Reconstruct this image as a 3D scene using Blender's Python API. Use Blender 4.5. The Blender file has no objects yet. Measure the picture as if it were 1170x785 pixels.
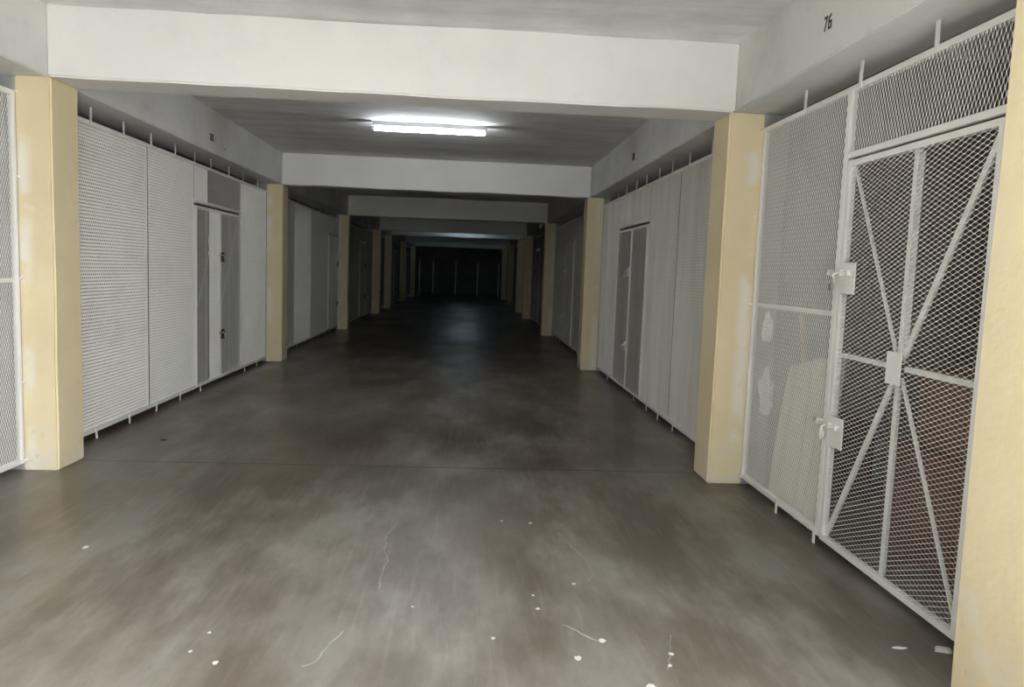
import bpy, bmesh, math, random
from mathutils import Vector, Matrix
random.seed(7)
sc = bpy.context.scene
col = sc.collection

# ------------------------------------------------------------------ dimensions (metres)
XL, XR = -2.808, 1.806            # inner faces of the pillars
PW, PD = 0.44, 0.347              # pillar width and depth
ML, MR = -3.03, 2.05              # planes of the mesh fronts
ZB, ZC = 2.677, 3.1414            # underside of the beams, ceiling
LB, RB = XL - 0.020, XR + 0.040   # inner faces of the long edge beams
PY = [1.90, 5.264, 11.50, 17.736, 23.972, 27.40, 33.636, 39.872]   # fronts of the pillar rows
YEND = 43.3
YB = 47.0
OUT_L, OUT_R = -8.6, 7.6

# ------------------------------------------------------------------ object helpers
class MB:
    def __init__(s): s.v = []; s.f = []
    def quadbox(s, p8):
        b = len(s.v); s.v += [tuple(p) for p in p8]
        for f in ((0,3,2,1),(4,5,6,7),(0,1,5,4),(1,2,6,5),(2,3,7,6),(3,0,4,7)):
            s.f.append(tuple(b+i for i in f))
    def box(s, x0,x1,y0,y1,z0,z1):
        if x0 > x1: x0, x1 = x1, x0
        s.quadbox([(x0,y0,z0),(x1,y0,z0),(x1,y1,z0),(x0,y1,z0),(x0,y0,z1),(x1,y0,z1),(x1,y1,z1),(x0,y1,z1)])
    def bar(s, a, b, w, t, n):
        """flat bar from a to b, width w in the plane, thickness t along n"""
        a, b, n = Vector(a), Vector(b), Vector(n).normalized()
        d = (b-a).normalized(); q = d.cross(n).normalized()*w/2; m = n*t/2
        s.quadbox([a-q-m, a+q-m, a+q+m, a-q+m, b-q-m, b+q-m, b+q+m, b-q+m])
    def tube(s, pts, r, seg=10, closed=False, cap=True):
        pts = [Vector(p) for p in pts]; n = len(pts); b0 = len(s.v)
        up = None
        for i, p in enumerate(pts):
            if closed: d = pts[(i+1) % n] - pts[i-1]
            else: d = pts[min(i+1, n-1)] - pts[max(i-1, 0)]
            d.normalize()
            if up is None:
                up = d.orthogonal().normalized()
            else:
                up = (up - d*up.dot(d)).normalized()
            w = d.cross(up)
            rr = r[i] if isinstance(r, (list, tuple)) else r
            for k in range(seg):
                t = 2*math.pi*k/seg
                s.v.append(tuple(p + (up*math.cos(t) + w*math.sin(t))*rr))
        m = n if closed else n-1
        for i in range(m):
            for k in range(seg):
                a = b0+i*seg+k; c = b0+i*seg+(k+1) % seg
                e = b0+((i+1) % n)*seg+(k+1) % seg; g = b0+((i+1) % n)*seg+k
                s.f.append((a, c, e, g))
        if cap and not closed:
            s.f.append(tuple(b0+k for k in range(seg-1, -1, -1)))
            s.f.append(tuple(b0+(n-1)*seg+k for k in range(seg)))
    def mesh(s, name, smooth=False):
        me = bpy.data.meshes.new(name); me.from_pydata(s.v, [], s.f); me.update()
        if smooth:
            for p in me.polygons: p.use_smooth = True
        return me
    def build(s, name, m, parent=None, smooth=False, bevel=0.0):
        me = s.mesh(name, smooth)
        if bevel:
            bm = bmesh.new(); bm.from_mesh(me)
            bmesh.ops.bevel(bm, geom=[e for e in bm.edges if e.calc_face_angle(0) > .6], offset=bevel, segments=2, affect='EDGES')
            bm.to_mesh(me); bm.free()
        return link(name, me, m, parent)

def link(name, me, m, parent=None, loc=None):
    o = bpy.data.objects.new(name, me); col.objects.link(o)
    if m and not me.materials: me.materials.append(m)
    if parent: o.parent = parent
    if loc: o.location = loc
    return o

def tag(o, label=None, cat=None, group=None, kind=None):
    for k, v in (('label', label), ('category', cat), ('group', group), ('kind', kind)):
        if v: o[k] = v
    return o

def thing(name, label, cat, loc=(0,0,0), group=None):
    o = bpy.data.objects.new(name, None); col.objects.link(o); o.location = loc
    o.empty_display_size = .1
    return tag(o, label, cat, group)

# ------------------------------------------------------------------ materials
def newmat(name):
    m = bpy.data.materials.new(name); m.use_nodes = True
    nt = m.node_tree; b = nt.nodes['Principled BSDF']
    return m, nt, b, nt.nodes, nt.links

def noise(nt, coord, scale, detail=4, rough=.55, vec_scale=None):
    n = nt.nodes.new('ShaderNodeTexNoise'); n.inputs['Scale'].default_value = scale
    n.inputs['Detail'].default_value = detail; n.inputs['Roughness'].default_value = rough
    if vec_scale:
        mp = nt.nodes.new('ShaderNodeMapping'); mp.inputs['Scale'].default_value = vec_scale
        nt.links.new(coord, mp.inputs['Vector']); coord = mp.outputs['Vector']
    nt.links.new(coord, n.inputs['Vector'])
    return n.outputs['Fac']

def ramp(nt, fac, stops):
    r = nt.nodes.new('ShaderNodeValToRGB'); e = r.color_ramp.elements
    while len(e) < len(stops): e.new(.5)
    for i, (p, c) in enumerate(stops):
        e[i].position = p; e[i].color = (*c, 1) if len(c) == 3 else c
    nt.links.new(fac, r.inputs['Fac']); return r.outputs['Color']

def mix(nt, fac, a, b, mode='MIX'):
    n = nt.nodes.new('ShaderNodeMix'); n.data_type = 'RGBA'; n.blend_type = mode
    for s, v in ((n.inputs['Factor'], fac), (n.inputs[6], a), (n.inputs[7], b)):
        if hasattr(v, 'links'): nt.links.new(v, s)
        elif isinstance(v, (int, float)): s.default_value = v
        else: s.default_value = (*v, 1)
    return n.outputs[2]

def math_(nt, op, a, b=None, c=None):
    n = nt.nodes.new('ShaderNodeMath'); n.operation = op
    for i, v in enumerate((a, b, c)):
        if v is None: continue
        if hasattr(v, 'links'): nt.links.new(v, n.inputs[i])
        else: n.inputs[i].default_value = v
    return n.outputs[0]

def bump(nt, h, strength, dist=.01):
    n = nt.nodes.new('ShaderNodeBump'); n.inputs['Strength'].default_value = strength
    n.inputs['Distance'].default_value = dist; nt.links.new(h, n.inputs['Height']); return n.outputs['Normal']

def geo_pos(nt):
    return nt.nodes.new('ShaderNodeNewGeometry').outputs['Position']

def plaster(name, base, dirt, amt=.5, rough=.8, bump_s=.25, streak=None):
    m, nt, b, N, Lk = newmat(name); p = geo_pos(nt)
    f1 = noise(nt, p, 1.3, 6, .6); f2 = noise(nt, p, 9, 5, .6)
    c = mix(nt, ramp(nt, f1, [(.45, (0,0,0)), (.75, (amt,)*3)]), base, dirt)
    c = mix(nt, ramp(nt, f2, [(.55, (0,0,0)), (.8, (amt*.35,)*3)]), c, dirt)
    if streak:
        c = mix(nt, ramp(nt, noise(nt, p, 2.4, 6, .6, streak), [(.46, (0,0,0)), (.68, (amt*.8,)*3)]), c, dirt)
    Lk.new(c, b.inputs['Base Color']); b.inputs['Roughness'].default_value = rough
    b.inputs['Specular IOR Level'].default_value = .25
    f3 = noise(nt, p, 14, 6, .6)
    Lk.new(bump(nt, f3, bump_s, .012), b.inputs['Normal'])
    return m

M = {}
M['white_plaster'] = plaster('white_plaster', (.80,.79,.76), (.66,.65,.62), .5)
M['ceiling_paint'] = plaster('ceiling_paint', (.80,.795,.785), (.54,.535,.52), .8, .8, .3, (.25,2.2,1))
M['beam_paint'] = plaster('edge_beam_paint', (.74,.735,.71), (.50,.495,.465), .75)
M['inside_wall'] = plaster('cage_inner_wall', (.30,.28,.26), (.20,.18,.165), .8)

def pillar_mat():
    m, nt, b, N, Lk = newmat('cream_pillar_paint'); p = geo_pos(nt)
    f1 = noise(nt, p, 2.2, 6, .6); f2 = noise(nt, p, 7, 6, .65)
    c = mix(nt, ramp(nt, f1, [(.35, (0,0,0)), (.75, (.6,)*3)]), (.78,.67,.435), (.69,.565,.345))
    # worn pale patches towards the foot and in a few blotches
    sep = N.new('ShaderNodeSeparateXYZ'); Lk.new(p, sep.inputs[0])
    low = math_(nt, 'MULTIPLY_ADD', sep.outputs['Z'], -2.4, 1.0)
    low = math_(nt, 'MAXIMUM', low, 0)
    patch = math_(nt, 'MULTIPLY', ramp(nt, f2, [(.42, (0,0,0)), (.58, (1,1,1))]), math_(nt, 'MULTIPLY', low, .75))
    c = mix(nt, patch, c, (.70,.66,.56))
    ax = math_(nt, 'ABSOLUTE', math_(nt, 'SUBTRACT', math_(nt, 'ABSOLUTE', math_(nt, 'ADD', sep.outputs['X'], .501)), 2.50))
    rub = math_(nt, 'MULTIPLY', ramp(nt, ax, [(.015, (1,1,1)), (.07, (0,0,0))]), ramp(nt, noise(nt, p, 2.3, 4, .55), [(.47, (0,0,0)), (.56, (.8,)*3)]))
    c = mix(nt, rub, c, (.80,.77,.68))
    spots = ramp(nt, noise(nt, p, 3.1, 3, .5, (1,1,1.0)), [(.66, (0,0,0)), (.70, (.55,)*3)])
    c = mix(nt, spots, c, (.76,.70,.55))
    grime = ramp(nt, noise(nt, p, 11, 6, .7), [(.60, (0,0,0)), (.75, (.5,)*3)])
    c = mix(nt, math_(nt, 'MULTIPLY', grime, math_(nt, 'ADD', low, .15)), c, (.30,.27,.16))
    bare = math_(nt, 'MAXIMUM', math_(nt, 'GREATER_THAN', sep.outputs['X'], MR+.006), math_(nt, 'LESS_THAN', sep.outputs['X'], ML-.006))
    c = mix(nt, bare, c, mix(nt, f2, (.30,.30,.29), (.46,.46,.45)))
    Lk.new(c, b.inputs['Base Color']); b.inputs['Roughness'].default_value = .75
    b.inputs['Specular IOR Level'].default_value = .3
    Lk.new(bump(nt, noise(nt, p, 8, 5, .6), .35, .015), b.inputs['Normal'])
    return m
M['pillar'] = pillar_mat()

def floor_mat():
    m, nt, b, N, Lk = newmat('worn_concrete_floor'); p = geo_pos(nt)
    f1 = noise(nt, p, .55, 7, .58, (1.2,.6,1)); f2 = noise(nt, p, 1.7, 8, .62, (1.3,.5,1)); f3 = noise(nt, p, 9, 6, .65, (3.4,.22,1))
    f4 = noise(nt, p, .75, 7, .6, (1.2,.5,1)); f5 = noise(nt, p, 16, 6, .65)
    c = ramp(nt, f1, [(.40, (.070,.053,.035)), (.5, (.140,.119,.090)), (.60, (.245,.228,.200))])
    c2 = ramp(nt, f2, [(.40, (.062,.048,.032)), (.5, (.140,.119,.090)), (.61, (.28,.266,.243))])
    c = mix(nt, .5, c, c2)
    c = mix(nt, ramp(nt, f4, [(.45, (0,0,0)), (.62, (.65,)*3)]), c, (.085,.063,.038))     # brown oily areas
    c = mix(nt, ramp(nt, f3, [(.52, (0,0,0)), (.75, (.38,)*3)]), c, (.315,.298,.268))       # pale scuffs along the driving direction
    c = mix(nt, ramp(nt, f5, [(.48, (0,0,0)), (.75, (.35,)*3)]), c, (.11,.095,.075))
    # paler floor towards the entrance, broken up by noise
    sep = N.new('ShaderNodeSeparateXYZ'); Lk.new(p, sep.inputs[0])
    yy = math_(nt, 'ADD', sep.outputs['Y'], math_(nt, 'MULTIPLY', math_(nt, 'SUBTRACT', f2, .5), 5.0))
    near_pale = N.new('ShaderNodeMapRange'); near_pale.inputs['From Min'].default_value = 2.2; near_pale.inputs['From Max'].default_value = 6.2
    near_pale.inputs['To Min'].default_value = .45; near_pale.inputs['To Max'].default_value = 0
    Lk.new(yy, near_pale.inputs['Value'])
    c = mix(nt, near_pale.outputs['Result'], c, mix(nt, ramp(nt, f2, [(.42, (0,0,0)), (.58, (1,1,1))]), (.165,.147,.120), (.31,.294,.262)))
    v = N.new('ShaderNodeTexVoronoi'); v.inputs['Scale'].default_value = 5.5; Lk.new(p, v.inputs['Vector'])
    fl = math_(nt, 'MULTIPLY', ramp(nt, v.outputs['Distance'], [(.03, (1,1,1)), (.05, (0,0,0))]), ramp(nt, f2, [(.50, (0,0,0)), (.56, (1,1,1))]))
    c = mix(nt, math_(nt, 'MULTIPLY', fl, .45), c, (.6,.6,.58))
    # saw-cut joints every 3.118 m
    y = math_(nt, 'ADD', sep.outputs['Y'], math_(nt, 'MULTIPLY', noise(nt, p, 3, 3), .02))
    t = math_(nt, 'MODULO', math_(nt, 'ADD', y, 100*3.118 - 5.56 + 1.559), 3.118)
    d = math_(nt, 'ABSOLUTE', math_(nt, 'SUBTRACT', t, 1.559))
    j = ramp(nt, d, [(.006, (1,1,1)), (.018, (0,0,0))])
    c = mix(nt, math_(nt, 'MULTIPLY', j, .8), c, (.04,.036,.03))
    Lk.new(c, b.inputs['Base Color'])
    Lk.new(ramp(nt, noise(nt, p, .75, 2, .4, (1.2,.5,1)), [(.35, (.42,)*3), (.65, (.29,)*3)]), b.inputs['Roughness']); b.inputs['Specular IOR Level'].default_value = .4
    h = math_(nt, 'SUBTRACT', math_(nt, 'ADD', math_(nt, 'MULTIPLY', f5, .3), math_(nt, 'MULTIPLY', f3, .15)), math_(nt, 'MULTIPLY', j, .6))
    Lk.new(bump(nt, h, .12, .01), b.inputs['Normal'])
    return m
M['floor'] = floor_mat()

def paint_mat(name, base, chip, rough=.5, metallic=0, amt=.6):
    m, nt, b, N, Lk = newmat(name); p = geo_pos(nt)
    f = noise(nt, p, 3.2, 5, .6)
    c = mix(nt, ramp(nt, f, [(.5, (0,0,0)), (.8, (amt,)*3)]), base, chip)
    Lk.new(c, b.inputs['Base Color']); b.inputs['Roughness'].default_value = rough
    b.inputs['Metallic'].default_value = metallic
    return m
M['mesh'] = paint_mat('white_painted_expanded_metal', (.81,.795,.745), (.67,.645,.585), .55)
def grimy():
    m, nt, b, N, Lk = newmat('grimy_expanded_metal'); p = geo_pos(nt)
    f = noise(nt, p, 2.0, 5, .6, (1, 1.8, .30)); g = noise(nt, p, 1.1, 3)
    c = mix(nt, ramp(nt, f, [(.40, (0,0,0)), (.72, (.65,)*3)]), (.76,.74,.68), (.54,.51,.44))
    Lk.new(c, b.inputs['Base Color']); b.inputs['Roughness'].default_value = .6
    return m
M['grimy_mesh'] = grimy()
M['shade_dark_mesh'] = paint_mat('shade_darkened_expanded_metal', (.42,.41,.37), (.28,.27,.24), .6)  # darker copy of the mesh paint, shade of the deep bays put into colour
M['rail'] = paint_mat('white_painted_steel', (.84,.83,.79), (.70,.68,.63), .5)
M['rust'] = paint_mat('rusty_steel', (.12,.065,.035), (.05,.03,.02), .7)
M['brass'] = paint_mat('padlock_metal', (.55,.5,.42), (.3,.27,.22), .35, .8)
M['black'] = paint_mat('black_stencil_paint', (.05,.042,.035), (.09,.08,.07), .7)
M['card'] = paint_mat('brown_cardboard', (.19,.115,.07), (.12,.07,.04), .8)
M['redcard'] = paint_mat('reddish_cardboard', (.15,.075,.05), (.10,.05,.035), .8)
M['wood'] = paint_mat('pale_timber', (.52,.43,.27), (.38,.30,.18), .7)
M['cloth'] = paint_mat('pale_cream_cloth', (.50,.48,.36), (.42,.40,.28), .9)
M['plastic'] = paint_mat('white_plastic_film', (.62,.66,.68), (.50,.54,.57), .4)
M['crack'] = paint_mat('old_crack_filler', (.46,.45,.42), (.30,.29,.27), .8)
M['bag'] = paint_mat('white_bag_film', (.86,.88,.89), (.74,.77,.79), .4)
M['chalk'] = paint_mat('pale_crack_filler', (.62,.61,.58), (.42,.41,.38), .8)
M['ground'] = plaster('outside_paving', (.44,.44,.435), (.37,.37,.365), .6)
M['added_dark'] = plaster('added_dark_ground', (.10,.10,.10), (.07,.07,.07), .6)
M['dark_steel'] = paint_mat('dark_grey_steel', (.16,.16,.16), (.09,.09,.09), .5)
M['housing'] = paint_mat('white_enamel_housing', (.78,.78,.78), (.7,.7,.7), .35)
M['leaf'] = paint_mat('dry_leaf', (.07,.045,.025), (.04,.028,.018), .8)

def emit_mat(name, c, s):
    m, nt, b, N, Lk = newmat(name)
    b.inputs['Base Color'].default_value = (.9,.9,.9,1)
    b.inputs['Emission Color'].default_value = (*c, 1); b.inputs['Emission Strength'].default_value = s
    return m
TUBE_S = 48.0
M['tube'] = emit_mat('lit_fluorescent_tube', (.90,.95,1.0), TUBE_S)
M['tube_far'] = emit_mat('dim_fluorescent_tube', (.62,.86,1.0), 9.0)

# ------------------------------------------------------------------ the building shell
def struct(name, label, cat, box, m, bevel=0.0, parent=None):
    b = MB(); b.box(*box); o = b.build(name, m, parent, bevel=bevel)
    if not parent: tag(o, label, cat, None, 'structure')
    return o
floor = struct('floor', 'worn grey brown concrete corridor floor with cracks and saw-cut joints', 'floor', (OUT_L, OUT_R, 1.5, YB, -.15, 0), M['floor'])
ceil_ = struct('ceiling', 'pale grey painted concrete ceiling slab above the corridor', 'ceiling', (OUT_L, OUT_R, 1.7, YB, ZC, ZC+.04), M['ceiling_paint'])
struct('wall_left', 'grey outer wall far behind the cages on the left', 'wall', (OUT_L-.2, OUT_L, 1.7, YB, -.1, ZC+.04), M['inside_wall'])
struct('wall_right', 'grey outer wall far behind the cages on the right', 'wall', (OUT_R, OUT_R+.2, 1.7, YB, -.1, ZC+.04), M['inside_wall'])
struct('wall_back', 'dark wall closing the far end of the corridor', 'wall', (OUT_L, OUT_R, YB, YB+.2, -.1, ZC+.04), M['inside_wall'])
struct('wall_front', 'outer wall beside the entrance on the left', 'wall', (OUT_L, XL-PW, 1.70, 1.90, -.1, ZC+.04), M['white_plaster'])
struct('wall_front', 'outer wall beside the entrance on the right', 'wall', (XR+PW, OUT_R, 1.70, 1.90, -.1, ZC+.04), M['white_plaster'])
struct('light_cut_ground', 'unseen dark ground added outside to dim bounce onto the right side', 'light_cut_ground', (-60, -1.2, -90, 1.5, -.25, -.02), M['added_dark'])  # added dark ground out of view, cuts the bounce onto the right-hand fronts
struct('ground', 'pale paving outside the entrance', 'ground', (-1.2, 60, -90, 1.5, -.25, -.02), M['ground'])

ordinal = ['entrance', 'first', 'second', 'third', 'fourth', 'fifth', 'sixth', 'seventh']
def wobble_box(x0, x1, y0, y1, z0, z1, amp, nx, ny, nz, seed):
    """a box with a slightly uneven hand-plastered surface"""
    bm = bmesh.new(); bmesh.ops.create_cube(bm, size=1)
    for v in bm.verts:
        v.co = Vector((x0 + (v.co.x+.5)*(x1-x0), y0 + (v.co.y+.5)*(y1-y0), z0 + (v.co.z+.5)*(z1-z0)))
    def cut(axis, n, lo, hi):
        for i in range(1, n):
            co = [0,0,0]; no = [0,0,0]; co[axis] = lo+(hi-lo)*i/n; no[axis] = 1
            bmesh.ops.bisect_plane(bm, geom=bm.verts[:]+bm.edges[:]+bm.faces[:], plane_co=co, plane_no=no)
    cut(0, nx, x0, x1); cut(1, ny, y0, y1); cut(2, nz, z0, z1)
    rnd = random.Random(seed)
    from mathutils import noise as mn
    off = Vector((seed*3.7, seed*1.3, 0))
    for v in bm.verts:
        q = v.co*1.7 + off
        d = mn.noise_vector(q)*amp
        if v.co.z <= z0+1e-4 and z0 < .01: d.z = 0
        v.co += d
    bmesh.ops.bevel(bm, geom=[e for e in bm.edges if e.calc_face_angle(0) > .9], offset=.012, segments=2, affect='EDGES')
    me = bpy.data.meshes.new('hand_plastered'); bm.to_mesh(me); bm.free()
    for p in me.polygons: p.use_smooth = False
    return me
for i, y in enumerate(PY):
    dep = PD if i else .60
    for s, x0, x1 in (('left', XL-PW, XL), ('right', XR, XR+PW)):
        me = wobble_box(x0, x1, y, y+dep, 0, ZB, .006, 2, 2, 10, i*2 + (s == 'left'))
        o = link('pillar', me, M['pillar'])
        tag(o, f'cream painted concrete pillar, {ordinal[i]} of the row along the {s} side' if i else f'cream painted concrete pillar at the entrance on the {s} side', 'pillar', None, 'structure')
    me = wobble_box(LB, RB, y, y+dep, ZB, ZC+.01, .011, 18, 1, 1, 40+i)
    o = link('cross_beam', me, M['white_plaster'])
    tag(o, f'white cross beam over the corridor between the {ordinal[i]} pair of pillars', 'beam', None, 'structure')
    for s, x0, x1 in (('left', OUT_L, XL-PW), ('right', XR+PW, OUT_R)):
        struct('partition_wall', f'grey partition wall behind the {ordinal[i]} {s} pillar', 'wall', (x0, x1, y+.1, y+.25, 0, ZC), M['inside_wall'])
edge = {}
for s, x0, x1 in (('left', XL-PW, LB), ('right', RB, XR+PW)):
    edge[s] = struct('edge_beam', f'long grey white beam above the mesh fronts on the {s} side', 'beam', (x0, x1, 1.90, YB, ZB, ZC+.01), M['beam_paint'], .008)

# painted bay number and smaller stencil marks on the edge beams
def stencil_digit(b, strokes, y0, z0, w, h):
    """heavy brush strokes of one painted character; (0,0)-(1,1) over w x h, read from the corridor"""
    for p, q in strokes:
        A = (RB-.0006, y0-p[0]*w, z0+p[1]*h); B = (RB-.0006, y0-q[0]*w, z0+q[1]*h)
        b.bar(A, B, .0135, .0012, (1,0,0))
nb = MB()
stencil_digit(nb, [((0,.93),(1,.93)), ((.92,1),(.28,0))], 3.990, 2.824, .036, .076)
stencil_digit(nb, [((.85,.95),(.25,.80)), ((.15,.88),(.15,.05)), ((.08,.08),(.95,.08)), ((.88,.05),(.88,.55)), ((.08,.50),(.95,.50))], 3.943, 2.824, .036, .076)
nb.build('painted_number', M['black'], edge['right'])
def stencil(side, y, z, w, h):
    b = MB(); x = (RB-.0015, RB+.001) if side == 'right' else (LB-.001, LB+.0015)
    b.box(*x, y-w/2, y-w*.08, z-h/2, z+h/2); b.box(*x, y+w*.08, y+w/2, z-h/2, z+h/2)
    b.build('stencil_mark', M['black'], edge[side])
stencil('right', 8.56, 2.858, .10, .08); stencil('left', 8.46, 2.836, .10, .08)
b = MB(); b.tube([(LB-.002, 8.9, 2.775), (LB+.002, 8.9, 2.775)], .012, 12); b.build('drill_hole', M['black'], edge['left'])

# cracks and paint splashes of the floor
def crack(pts, w):
    rnd = random.Random(len(pts)*7+int(w*1e4)); v = []; f = []
    P = []
    for a, c in zip(pts, pts[1:]):
        a, c = Vector((*a, 0)), Vector((*c, 0)); n = max(2, int((c-a).length/.025))
        for i in range(n):
            q = a.lerp(c, i/n) + Vector((rnd.uniform(-1,1), rnd.uniform(-1,1), 0))*.006; P.append(q)
    for i, q in enumerate(P):
        d = (P[min(i+1, len(P)-1)] - P[max(i-1, 0)]).normalized(); nrm = Vector((-d.y, d.x, 0))
        ww = w*rnd.uniform(.15, 1.0)
        v += [(*(q+nrm*ww/2).xy, .0012), (*(q-nrm*ww/2).xy, .0012)]
    f = [(2*i, 2*i+1, 2*i+3, 2*i+2) for i in range(len(P)-1)]
    me = bpy.data.meshes.new('crack'); me.from_pydata(v, [], f)
    return link('crack', me, M['crack'], floor)
CR = [([(-.367,4.31),(-.41,4.10),(-.40,3.87),(-.365,3.70),(-.375,3.52),(-.37,3.35)], .006),
      ([(-.47,2.98),(-.51,2.83),(-.53,2.72),(-.60,2.68)], .009),
      ([(.455,3.05),(.50,3.00),(.52,2.96),(.57,2.91),(.60,2.90)], .011),
      ([(.56,4.20),(.62,3.95),(.68,3.72),(.665,3.55),(.62,3.46)], .004),
      ([(.90,2.95),(.86,2.83),(.83,2.72),(.80,2.66)], .007)]
for pts, w in CR: crack(pts, w*.75)
def splash(x, y, r, seed):
    rnd = random.Random(seed); n = 14
    v = [(x, y, .0016)] + [(x+math.cos(2*math.pi*k/n)*r*rnd.uniform(.65,1.1), y+math.sin(2*math.pi*k/n)*r*rnd.uniform(.8,1.4), .0012) for k in range(n)]
    me = bpy.data.meshes.new('splash'); me.from_pydata(v, [], [(0, 1+k, 1+(k+1) % n) for k in range(n)])
    link('paint_splash', me, M['chalk'], floor)
for i, (x, y, r) in enumerate([(.60,2.905,.016),(.478,2.763,.017),(.72,2.56,.022),(.36,3.19,.011),(.35,3.33,.008),(.56,3.46,.012),(.25,4.36,.012),(.42,4.33,.014),(-1.93,3.85,.02),(.15,2.92,.01),(.86,2.80,.011),(.83,2.71,.010),(-.2,3.2,.007),(-.9,2.72,.013),(-1.02,2.8,.009),(-1.0,2.95,.008)]):
    splash(x, y, r, i)

# ------------------------------------------------------------------ expanded metal sheets
sheet_cache = {}
def sheet_mesh(w, h, orient, flip, sgn, thick, SW, LWD, strand, tilt, mat):
    """strands of one expanded sheet; u along the corridor, v up, n towards the corridor (sgn)"""
    key = (round(w,3), round(h,3), orient, flip, sgn, thick, SW, LWD, strand, tilt, mat)
    TILT = math.radians(tilt)
    if key in sheet_cache: return sheet_cache[key]
    A, B = (w, h) if orient == 'V' else (h, w)      # A across the strands, B along them
    p = LWD/2; bl = LWD*.10; nB = int(B/p); nA = int(A/(SW/2))
    ca, sa = math.cos(TILT)*(-1 if flip else 1), math.sin(TILT)
    T = .0006
    wb, wm = (1.1, .9) if thick else (1.35, .68)
    V = []; F = []
    for k in range(1, nA):
        a0 = k*SW/2
        first = len(V); cnt = 0
        for j in range(nB+1):
            s = 1 if (j+k) % 2 == 0 else -1
            for e, ss, ww in ((-bl, s, wb), (bl, s, wb), (p/2, 0, wm)):
                t = min(max(j*p+e, 0), B)
                ac = a0 + ss*(SW/4 - wb*strand/2*ca)
                nc = -ss*wb*strand/2*sa
                for q in (-1, 1):
                    aa, nn = ac + q*ww*strand/2*ca, nc + q*ww*strand/2*sa
                    if thick:
                        for r in (-1, 1):
                            V.append((aa - r*T*sa, t, nn + r*T*ca))
                    else:
                        V.append((aa, t, nn))
                cnt += 1
        st = 4 if thick else 2
        for i in range(cnt-1):
            c0, c1 = first+i*st, first+(i+1)*st
            if thick:
                for x, y in ((0,1),(1,3),(3,2),(2,0)):
                    F.append((c0+x, c0+y, c1+y, c1+x))
            else:
                F.append((c0, c0+1, c1+1, c1))
    if orient == 'V': V = [(sgn*n, a, t) for a, t, n in V]
    else: V = [(sgn*n, t, a) for a, t, n in V]
    me = bpy.data.meshes.new('expanded_sheet'); me.from_pydata(V, [], F); me.update()
    me.materials.append(M[mat])
    sheet_cache[key] = me
    return me

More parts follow.
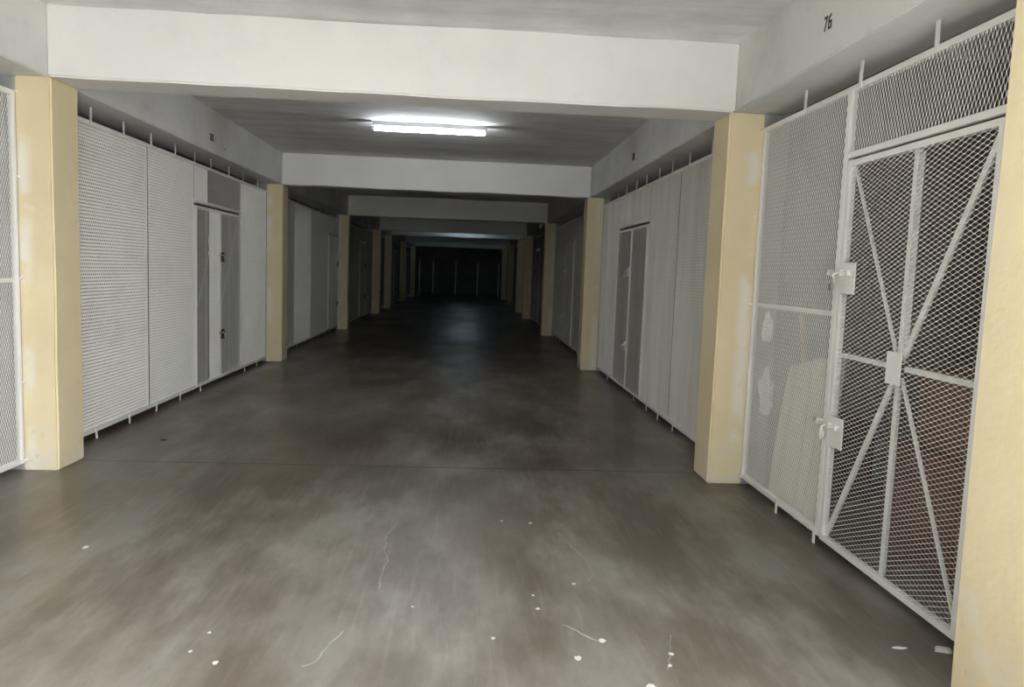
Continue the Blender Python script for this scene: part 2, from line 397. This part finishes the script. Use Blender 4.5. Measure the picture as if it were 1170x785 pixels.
# ------------------------------------------------------------------ mesh fronts
ZT, ZBOT = 2.572, .055            # top of the upper rail, underside of the lower rail
RT = .032                         # rail size
class Front:
    def __init__(s, side, y0, y1, label, thick=False, mat='mesh'):
        s.mat = mat
        s.sgn = 1 if side == 'left' else -1
        s.X = ML if side == 'left' else MR
        s.y0, s.y1, s.thick, s.side = y0, y1, thick, side
        s.root = thing('mesh_cage_front', label, 'cage front', (s.X, y0, 0), 'expanded metal cage fronts along the corridor')
    # boxes in front-local coordinates: n towards the corridor, y along it
    def bx(s, b, n0, n1, y0, y1, z0, z1): b.box(s.sgn*n0, s.sgn*n1, y0-s.y0, y1-s.y0, z0, z1)
    def P(s, n, y, z): return (s.sgn*n, y-s.y0, z)
    def member(s, name, y0, y1, z0, z1, n0=-.034, n1=0.0, parent=None, m='rail', bev=.003):
        b = MB(); s.bx(b, n0, n1, y0, y1, z0, z1); return b.build(name, M[m], parent or s.root, bevel=bev)
    def sheet(s, y0, y1, z0, z1, flip=False, orient='V', parent=None, n=-.012, SW=.025, LWD=.056):
        st, ti = ((.0026, 28) if orient == 'H' else (.0023, 48)) if s.thick else (.0042, 54)
        me = sheet_mesh(y1-y0, z1-z0, orient, flip, s.sgn, s.thick, SW, LWD, st, ti, s.mat)
        return link('mesh_panel', me, None, parent or s.root, s.P(n, y0, z0))
    def rails(s, bottoms):
        s.member('top_rail', s.y0+.012, s.y1-.012, ZT-RT, ZT)
        for a, c in bottoms: s.member('bottom_rail', a, c, ZBOT, ZBOT+.035)
    def upright(s, y, w=.024, z0=ZBOT, z1=ZT-.005, n1=-.016): return s.member('upright', y-w/2, y+w/2, z0, z1, n1=n1)
    def lugs_top(s, ys):
        for y in ys:
            b = MB(); l = random.uniform(-.012, .012)
            b.bar(s.P(.003, y, ZT-.035), s.P(.003, y+l, ZB), .026, .006, (1,0,0)); b.build('lug', M['rail'], s.root)
    def lugs_bottom(s, ys):
        for y in ys:
            b = MB(); l = random.uniform(-.02, .02)
            b.bar(s.P(.004, y, ZBOT+.03), s.P(.004, y+l, 0), .024, .006, (1,0,0)); b.build('lug', M['rail'], s.root)
    def lugs_pillar(s, zs, y, d):
        for z in zs:
            b = MB(); b.tube([s.P(.006, y, z), s.P(.010, y+d*.5, z+.008), s.P(.012, y+d, z)], .007, 8); b.build('lug', M['rail'], s.root)
    def tie(s, y0, y1, z):
        b = MB(); s.bx(b, -.036, -.022, y0, y1, z-.014, z+.014); b.build('tie_bar', M['rail'], s.root)
    def leaf(s, y0, y1, z0=.062, z1=2.155, sheets=None, orient='V', struts='fan', SW=.025, LWD=.056, plate=True):
        w = .03
        b = MB()
        s.bx(b, -.03, .004, y0, y0+w, z0, z1); s.bx(b, -.03, .004, y1-w, y1, z0, z1)
        s.bx(b, -.03, .004, y0+w, y1-w, z0, z0+w); s.bx(b, -.03, .004, y0+w, y1-w, z1-w, z1)
        d = b.build('door', M['rail'], s.root)
        for a, c, fl in sheets:
            s.sheet(max(a, y0+.015), min(c, y1-.015), z0+.012, z1-.012, fl, orient, d, -.004, SW, LWD)
        cy, cz = (y0+y1)/2, (z0+z1)/2
        if struts == 'fan':
            ends = [(y0+w, z1-w), (cy, z1-w), (y1-w, z1-w), (y0+w, cz), (y1-w, cz), (y0+w, z0+w), (cy, z0+w), (y1-w, z0+w)]
            for (ey, ez) in ends:
                b = MB(); dy, dz = ey-cy, ez-cz; L = math.hypot(dy, dz)
                s0 = .05/L
                a, c = Vector(s.P(-.020, cy+dy*s0, cz+dz*s0)), Vector(s.P(-.020, ey, ez))
                q = (c-a).normalized().cross(Vector((1,0,0))).normalized()
                # angle iron: one flange flat behind the mesh, one standing back
                thin = dy*dz*s.sgn < -1e-6
                b.bar(a, c, .012 if thin else (.034 if abs(dz) > .1 else .020), .005, (1,0,0))
                fl = .012 if thin else .030
                off = q*(.004 if thin else .0125)*(1 if q.z > 0 else -1) - Vector((s.sgn*fl/2,0,0))
                b.bar(a+off, c+off, .005, fl, (1,0,0))
                b.build('strut', M['rail'], d)
            b = MB(); s.bx(b, .004, .009, cy-.062, cy+.062, cz-.078, cz+.078); b.build('centre_plate', M['rail'], d, bevel=.002)
        elif struts == 'cross':
            for ea, eb in (((cy, z1-w), (y1-w, cz*.5)), ((y1-w, z1-w), (y0+w, cz*.75)), ((cy, z0+w), (cy, z1-w))):
                b = MB(); b.bar(s.P(-.030, *ea), s.P(-.030, *eb), .014, .005, (1,0,0)); b.build('strut', M['rail'], d)
        return d
    def latch(s, d, y, z, dirn, plate=True, mat='rail', scale=1.0, hook=False):
        """bolt lock at the edge y of a door; the plate lies on the door (dirn = -1: towards smaller y)"""
        k = scale
        if plate:
            b = MB(); s.bx(b, .004, .010, y+dirn*.005*k, y+dirn*.175*k, z-.085*k, z+.085*k)
            p = b.build('latch_plate', M[mat], d, bevel=.002)
        zb = z + .030*k
        b = MB(); b.tube([s.P(.024, y+dirn*.150*k, zb), s.P(.024, y-dirn*.125*k, zb)], .009*k, 10)
        b.tube([s.P(.024, y+dirn*.02*k, zb), s.P(.050, y+dirn*.02*k, zb-.01*k), s.P(.052, y+dirn*.02*k, zb-.085*k)], .007*k, 8)
        b.build('bolt', M['rail' if mat == 'rust' else mat], d, smooth=True)
        for q in (.130, .055, -.075):
            b = MB(); s.bx(b, .002, .036, y+dirn*(q-.010)*k, y+dirn*(q+.010)*k, zb-.016*k, zb+.016*k); b.build('bolt_guide', M[mat], d, bevel=.003)
        if hook:
            b = MB(); pts = [s.P(.036, y-dirn*.005+.026*k*math.sin(t), zb-.055*k+.026*k*math.cos(t)) for t in [i*2*math.pi/16 for i in range(16)]]
            b.tube(pts, .0055*k, 8, closed=True); b.build('ring', M[mat], d, smooth=True)
    def padlock(s, y, z, label, k=1.0):
        r = thing('padlock', label, 'padlock', s.P0(.068, y, z))
        b = MB(); s_ = s.sgn
        b.box(-.012*k, .012*k, -.024*k, .024*k, -.045*k, 0)
        b.build('lock_body', M['brass'], r, bevel=.005*k)
        b = MB(); b.tube([(0, -.016*k, -.004*k), (0, -.016*k, .022*k), (0, -.010*k, .034*k), (0, 0, .039*k), (0, .010*k, .034*k), (0, .016*k, .022*k), (0, .016*k, -.004*k)], .0045*k, 8)
        b.build('shackle', M['brass'], r, smooth=True)
        return r
    def P0(s, n, y, z): return (s.X+s.sgn*n, y, z)

# --- near bays beside the entrance
F = Front('right', 2.50, PY[1], 'white mesh cage front beside the camera with starburst braced door, right side', True)
F.rails([(4.07, 5.245), (2.53, 2.79)])
F.upright(5.232, .03, n1=.002); F.upright(4.05, .046, n1=.002); F.upright(2.792, .03, n1=.002); F.upright(2.53)
F.sheet(4.06, 5.235, .08, 2.548); F.sheet(2.54, 2.79, .08, 2.548); F.sheet(2.79, 4.04, 2.20, 2.548)
F.member('transom_bar', 2.80, 4.03, 2.182, 2.214)
F.tie(4.06, 5.235, 1.33)
F.lugs_top([4.60, 3.95, 3.30, 2.75]); F.lugs_bottom([4.60, 4.075, 2.70]); F.lugs_pillar([2.555, 1.96, 1.33, .70, .065], 5.238, .035)
d = F.leaf(2.82, 4.008, .05, 2.165, [(2.82, 4.008, False)], 'H', 'fan', .024, .055)
F.latch(d, 4.008, 1.53, -1); F.latch(d, 4.008, .685, -1, hook=True)
F.padlock(3.965, 1.50, 'small metal padlock hanging on the upper bolt of the starburst braced door', .8)

F = Front('left', 2.50, PY[1], 'white mesh cage front with a tie bar beside the entrance, before the first left pillar', True)
F.rails([(F.y0+.012, 5.245)])
F.upright(5.232, .03, n1=.002); F.upright(4.05, n1=.002); F.upright(2.53)
F.sheet(4.06, 5.235, .08, 2.548); F.sheet(2.54, 4.04, .08, 2.548)
F.tie(2.55, 5.235, 1.32)
F.lugs_top([4.55, 3.8, 3.1]); F.lugs_bottom([4.6, 3.8, 3.1]); F.lugs_pillar([2.57, 2.01, 1.33, .62, .07], 5.238, .035)

# --- standard bays
def bay_double(side, i, label, splits, lock='rust', top=None, bot=None):
    y0, y1 = PY[i]+PD, PY[i+1]
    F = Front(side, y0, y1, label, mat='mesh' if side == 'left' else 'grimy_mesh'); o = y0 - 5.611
    Y = lambda v: v+o
    F.rails([(y0+.012, Y(8.53)), (Y(10.21), y1-.012)])
    for y in (y0+.03, Y(7.31), Y(8.515), Y(10.22), y1-.03): F.upright(y)
    fA, fB, fT1, fT2, fL1, fL2, fR, fD = splits
    F.sheet(y0+.02, Y(7.31), .08, 2.548, fA); F.sheet(Y(7.32), Y(8.51), .08, 2.548, fB); F.sheet(Y(10.22), y1-.02, .08, 2.548, fD)
    if fT1 == fT2: F.sheet(Y(8.52), Y(10.21), 2.15, 2.548, fT1)
    else: F.sheet(Y(8.52), Y(8.96), 2.15, 2.548, fT1); F.sheet(Y(8.96), Y(10.21), 2.15, 2.548, fT2)
    F.member('transom_bar', Y(8.53), Y(10.205), 2.135, 2.165)
    F.lugs_top([Y(v) for v in (top or (6.24,6.82,7.38,7.96,8.5,9.02,9.68,10.27,10.96))])
    F.lugs_bottom([Y(v) for v in (bot or (6.24,6.86,7.45,8.06,8.66,10.35,10.95))])
    F.lugs_pillar([1.96, 1.33, .70], y1-.03, .032)
    m = Y(9.365)
    d1 = F.leaf(Y(8.545), m-.006, .06, 2.105, [(Y(8.545), Y(8.97), fL1), (Y(8.97), m, fL2)] if fL1 != fL2 else [(Y(8.545), m, fL1)], 'V', 'cross')
    d2 = F.leaf(m+.006, Y(10.195), .06, 2.105, [(m, Y(10.195), fR)], 'V', 'cross')
    for z in (1.55, .60):
        F.latch(d2, m, z, 1, plate=True, mat=lock, scale=.70)
    return F
T, N_ = True, False
FL1 = bay_double('left', 1, 'white mesh cage front with part grey double door, between first and second left pillars', (N_, N_, N_, T, T, N_, T, N_), 'rust')
FL1.padlock(9.36, 1.53, 'small padlock on the upper latch of the double door between first and second left pillars')
FR1 = bay_double('right', 1, 'white mesh cage front with grey double door, between first and second right pillars', (N_, N_, N_, N_, T, T, T, N_), 'rail',
    (6.35,7.0,7.6,8.12,8.7,9.22,9.8,10.34,11.0), (6.3,7.07,7.65,8.16,8.79,10.5,11.22))
FR1.padlock(9.36, 1.53, 'small padlock on the upper latch of the double door between first and second right pillars')

def bay_single(side, i, label, y0, y1, joints, door, flips, latch_hi=True, locks='rust'):
    F = Front(side, y0, y1, label, mat='mesh' if side == 'left' and i == 2 else 'grimy_mesh' if i == 2 else 'shade_dark_mesh')
    F.rails([(a, c) for a, c in ((y0+.012, door[0]-.012), (door[1]+.012, y1-.012)) if c-a > .05])
    edges = sorted({y0+.03, y1-.03, *joints, door[0]-.018, door[1]+.018})
    for y in edges: F.upright(min(max(y, y0+.03), y1-.03))
    spans = []
    for a, c in zip(edges, edges[1:]):
        if c-a < .1: continue
        spans.append((a, c))
    for k, (a, c) in enumerate(spans):
        isdoor = a < (door[0]+door[1])/2 < c
        F.sheet(a, c, 2.20 if isdoor else .08, 2.548, flips[k % len(flips)])
    F.member('transom_bar', door[0], door[1], 2.182, 2.212)
    n = max(2, int((y1-y0)/.62)); F.lugs_top([y0+.35+(y1-y0-.7)*k/(n-1) for k in range(n)])
    F.lugs_bottom([y for y in [y0+.35+(y1-y0-.7)*k/(n-1) for k in range(n)] if not door[0]-.05 < y < door[1]+.05])
    d = F.leaf(door[0], door[1], .06, 2.165, [(door[0], door[1], True)], 'V', 'cross')
    for z in (1.53, .61):
        F.latch(d, door[1] if latch_hi else door[0], z, -1 if latch_hi else 1, mat=locks, scale=.75)
    return F
bay_single('left', 2, 'shaded mesh cage front with single door against the third left pillar', PY[2]+PD, PY[3], (13.32, 14.71), (16.50, 17.63), (T, N_, T, T))
bay_single('right', 2, 'shaded grey mesh cage front with narrow single door, between second and third right pillars', PY[2]+PD, PY[3], (13.2, 16.8), (14.50, 15.62), (T, T, T, T, T), True, 'rail')
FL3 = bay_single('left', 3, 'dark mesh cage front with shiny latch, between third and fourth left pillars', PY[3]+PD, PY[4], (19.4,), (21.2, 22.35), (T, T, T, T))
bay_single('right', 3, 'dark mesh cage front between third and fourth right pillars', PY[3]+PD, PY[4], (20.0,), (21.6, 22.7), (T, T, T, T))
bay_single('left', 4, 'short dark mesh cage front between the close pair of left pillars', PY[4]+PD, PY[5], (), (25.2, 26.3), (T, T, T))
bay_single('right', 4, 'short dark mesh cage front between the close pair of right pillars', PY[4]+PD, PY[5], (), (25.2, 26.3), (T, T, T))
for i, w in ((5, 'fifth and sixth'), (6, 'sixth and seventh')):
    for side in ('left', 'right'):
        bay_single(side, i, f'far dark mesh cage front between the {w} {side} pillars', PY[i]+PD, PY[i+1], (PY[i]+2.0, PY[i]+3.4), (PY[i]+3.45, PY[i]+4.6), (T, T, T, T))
FL3.padlock(22.36, .60, 'shiny padlock low on the dark cage front between third and fourth left pillars')

# ------------------------------------------------------------------ far end gate
g = thing('barred_gate', 'dark double gate in a post frame across the far end of the corridor', 'gate', (0, YEND, 0))
def gpart(name, x0, x1, z0, z1, y0=-.03, y1=.03, par=None, m='dark_steel'):
    b = MB(); b.box(x0, x1, y0, y1, z0, z1); return b.build(name, M[m], par or g, bevel=.004)
for x in (-2.78, -2.0, -.70, .56, 1.78): gpart('gate_post', x-.035, x+.035, 0, 2.0, m='rail')
gpart('top_bar', -2.78, 1.78, 1.93, 1.98); gpart('bottom_bar', -2.78, 1.78, .10, .15)
for x0, x1 in ((-1.95, -.75), (-.65, .51)):
    d = gpart('gate_leaf', x0, x1, 1.0, 1.05)
    for a, c in (((x0, .2), (x1, 1.88)), ((x0, 1.88), (x1, .2))):
        b = MB(); b.bar((a[0], 0, a[1]), (c[0], 0, c[1]), .04, .008, (0,1,0)); b.build('brace', M['dark_steel'], d)
    n = 9
    for k in range(1, n):
        x = x0+(x1-x0)*k/n
        gpart('gate_bar', x-.008, x+.008, .15, 1.93, -.008, .008, d)

# ------------------------------------------------------------------ fluorescent lights
def fluorescent(x0, x1, y, label, tube_mat):
    cx = (x0+x1)/2; h = (x1-x0)/2
    r = thing('fluorescent_light', label, 'light', (cx, y, ZC))
    b = MB(); b.quadbox([(-h, -.045, -.001), (h, -.045, -.001), (h, .045, -.001), (-h, .045, -.001), (-h, -.03, -.05), (h, -.03, -.05), (h, .03, -.05), (-h, .03, -.05)])
    b.f = [tuple(reversed(f)) for f in b.f]
    b.build('housing', M['housing'], r, bevel=.003)
    for s in (-1, 1):
        b = MB(); b.box(s*(h-.012)-.012, s*(h-.012)+.012, -.02, .02, -.105, -.05); b.build('tube_holder', M['housing'], r, bevel=.004)
    b = MB(); b.tube([(-h+.026, 0, -.085), (h-.026, 0, -.085)], .017, 16); b.build('tube', M[tube_mat], r, smooth=True)
    return r
fluorescent(-1.13, .165, 8.72, 'lit fluorescent batten light on the ceiling beyond the first cross beam', 'tube')
fluorescent(-.80, .45, 26.7, 'far fluorescent light hidden above the paired cross beams', 'tube_far')
fluorescent(-.75, .5, 36.5, 'far fluorescent light near the end gate, hidden behind cross beams', 'tube_far')

# small pale junction box on the edge beam in the dark part
r = thing('junction_box', 'small pale box high on the edge beam beyond the third right pillar', 'junction box', (RB, 19.1, 2.71))
b = MB(); b.box(-.07, 0, -.08, .08, -.09, .09); b.build('box_body', M['rail'], r, bevel=.01)
b = MB(); b.tube([(-.035, 0, .09), (-.035, 0, ZC-2.71)], .01, 8); b.build('conduit', M['rail'], r)

# ------------------------------------------------------------------ things stored behind the near mesh front
def wavy_cloth(name, label, cat, y0, y1, x, z1, amp, waves, m, lean=.12):
    r = random.Random(int(y0*100)); V = []; Fq = []; nu, nv = 60, 24
    for side in (0, 1):
        for j in range(nv+1):
            for i in range(nu+1):
                u, v = i/nu, j/nv
                ph = waves*2*math.pi*u + .7*math.sin(3*v)
                yy = y0+(y1-y0)*u + (1-v)*.05*math.sin(2*math.pi*u*1.3) + (1-u)*(v)*-.02
                top = z1*(1 - .10*math.sin(math.pi*u)) if v == 1 else z1
                zz = .005 + (v*(z1 - .16*u*v) + (1-v)*.02*(1+math.sin(ph*1.7)))
                xx = x + lean*v*.6 + amp*math.sin(ph)*(1-.45*v) + side*.012
                V.append((xx, yy, zz))
    W = nu+1; S = W*(nv+1)
    for j in range(nv):
        for i in range(nu):
            a = j*W+i; Fq.append((a, a+1, a+W+1, a+W)); Fq.append((S+a+W, S+a+W+1, S+a+1, S+a))
    for i in range(nu):
        Fq.append((i+1, i, S+i, S+i+1)); a = nv*W+i; Fq.append((a, a+1, S+a+1, S+a))
    for j in range(nv):
        a = j*W; Fq.append((a, a+W, S+a+W, S+a)); a = j*W+nu; Fq.append((a+W, a, S+a, S+a+W))
    me = bpy.data.meshes.new(name); me.from_pydata(V, [], Fq); me.update()
    for p in me.polygons: p.use_smooth = True
    return tag(link(name, me, m), label, cat)
wavy_cloth('fabric_sheet', 'tall pale cream fabric sheet standing folded behind the near right mesh', 'fabric', 4.16, 4.86, 2.114, 1.10, .014, 3.5, M['cloth'])

def crumple(name, label, cat, c, size, m, seed):
    bm = bmesh.new(); bmesh.ops.create_icosphere(bm, subdivisions=4, radius=1)
    from mathutils import noise as mn
    for v in bm.verts:
        q = v.co.normalized(); f = 1 + .55*mn.noise(q*1.7+Vector((seed,0,0))) + .32*abs(mn.noise(q*4.7+Vector((0,seed,0)))) - .10*abs(mn.noise(q*9+Vector((seed,seed,0))))
        v.co = Vector((q.x*f*size[0], q.y*f*size[1], q.z*f*size[2]))
        if v.co.z < -size[2]*.85: v.co.z = -size[2]*.85
    me = bpy.data.meshes.new(name); bm.to_mesh(me); bm.free()
    o = link(name, me, m); o.location = c
    return tag(o, label, cat)
def carton(label, x0, y0, z0, w, d, h, m, rz=0.0):
    r = thing('cardboard_box', label, 'box', (x0, y0, z0)); r.rotation_euler.z = rz
    b = MB(); b.box(-w/2, w/2, -d/2, d/2, 0, h); b.build('carton', m, r, bevel=.006)
    for s in (-1, 1):
        b = MB(); b.box(s*.003, s*(w/2-.002), -d/2+.003, d/2-.003, h+.001, h+.007); b.build('flap', m, r)
    b = MB(); b.box(-.025, .025, -d/2-.0008, d/2+.0008, h+.007, h+.0085); b.build('tape', M['wood'], r)
    return r
carton('brown cardboard box on the floor behind the starburst braced door', 2.75, 3.75, 0, .55, .75, .62, M['redcard'], .06)
carton('smaller brown cardboard box stacked on the box behind the starburst braced door', 2.78, 3.72, .6285, .48, .55, .42, M['card'], -.08)
carton('tall brown cardboard box standing deeper inside the cage behind the cream fabric', 3.9, 4.2, 0, .6, .65, .95, M['card'], .1)
carton('low reddish cardboard box inside the near right cage next to the pillar', 2.62, 5.08, 0, .4, .44, .55, M['redcard'], .05)
crumple('hanging_sack', 'long pale bluish plastic sack hanging low behind the mesh beside the right pillar', 'sack', (2.135, 5.10, .70), (.035,.085,.16), M['plastic'], 3.1)
def batten(label, a, c, w=.045):
    b = MB(); a, c = Vector(a), Vector(c); b.bar(a, c, w, .022, (1,0,0)); o = b.build('timber_batten', M['wood'], bevel=.002); tag(o, label, 'batten', 'timber battens leaning behind the near right mesh'); return o
batten('slanting pale timber batten behind the mesh tie bar near the right pillar', (2.25, 4.55, 0.0), (2.40, 5.20, 1.28))
batten('pale timber batten standing behind the upper part of the starburst braced door', (3.35, 4.62, 0.01), (3.45, 4.66, 2.3), .06)
crumple('hanging_bag', 'small crumpled white plastic bag hanging behind the mesh beside the right pillar', 'bag', (2.105, 5.075, 1.17), (.022,.062,.105), M['bag'], 8.3)

# scraps on the floor
def scrap(name, label, cat, x, y, sx, sy, h, m, seed):
    rnd = random.Random(seed); n = 9
    ring = [(math.cos(2*math.pi*k/n)*sx*rnd.uniform(.7,1.1), math.sin(2*math.pi*k/n)*sy*rnd.uniform(.7,1.1)) for k in range(n)]
    V = [(x+a, y+b_, 0.0005) for a, b_ in ring] + [(x+a*.75, y+b_*.75, h*rnd.uniform(.7,1.1)) for a, b_ in ring]
    Fq = [tuple(range(n-1,-1,-1)), tuple(range(n, 2*n))] + [(k, (k+1) % n, n+(k+1) % n, n+k) for k in range(n)]
    me = bpy.data.meshes.new(name); me.from_pydata(V, [], Fq); return tag(link(name, me, m), label, cat)
scrap('plaster_chip', 'flat pale plaster chip on the floor under the starburst braced door', 'plaster chip', 2.02, 2.84, .045, .03, .012, M['chalk'], 1)
scrap('paper_scrap', 'small white scrap on the floor left of the plaster chip', 'scrap', 1.84, 2.86, .035, .012, .004, M['chalk'], 2)
scrap('dry_leaf', 'small dark leaf on the floor below the first left double door front', 'leaf', -2.481, 6.237, .028, .02, .008, M['leaf'], 3)

# ------------------------------------------------------------------ light, sky, camera
w = bpy.data.worlds.new('World'); sc.world = w; w.use_nodes = True
wn = w.node_tree.nodes; wl = w.node_tree.links
tc = wn.new('ShaderNodeTexCoord'); sx = wn.new('ShaderNodeSeparateXYZ'); wl.new(tc.outputs['Generated'], sx.inputs[0])
# hazy sky, brighter on the side of the sun
sm = wn.new('ShaderNodeMapRange'); sm.inputs['From Min'].default_value = -.8; sm.inputs['From Max'].default_value = .8
sm.inputs['To Min'].default_value = .4; sm.inputs['To Max'].default_value = 4.2
wl.new(sx.outputs['X'], sm.inputs['Value']); wl.new(sm.outputs['Result'], wn['Background'].inputs['Strength'])
bg = w.node_tree.nodes['Background']; bg.inputs['Color'].default_value = (.96, .985, 1.0, 1)
sun = bpy.data.lights.new('Sun', 'SUN'); sun.energy = 16.0; sun.angle = .01; sun.color = (1,.985,.96)
so = bpy.data.objects.new('Sun', sun); col.objects.link(so)
so.rotation_euler = Vector((-.45, -.14, -1)).to_track_quat('-Z', 'Y').to_euler()

cam = bpy.data.cameras.new('Camera'); co = bpy.data.objects.new('Camera', cam); col.objects.link(co)
cam.sensor_width = 36; cam.sensor_fit = 'HORIZONTAL'; cam.lens = 36*849.856/1170; cam.clip_start = .05; cam.clip_end = 300
rr = Vector((.99759,-.05878,.03673)); uu = Vector((-.03085,.09801,.99471)); ff = Vector((.06207,.99345,-.09596))
co.matrix_world = Matrix(((rr.x,uu.x,-ff.x,0),(rr.y,uu.y,-ff.y,0),(rr.z,uu.z,-ff.z,1.5),(0,0,0,1)))
sc.camera = co

sc.view_settings.view_transform = 'Standard'
try: sc.view_settings.look = 'None'
except Exception: pass
sc.view_settings.gamma = 1; sc.view_settings.use_curve_mapping = False
sc.view_settings.exposure = 0.9
sc.cycles.max_bounces = 10; sc.cycles.diffuse_bounces = 8; sc.cycles.glossy_bounces = 4
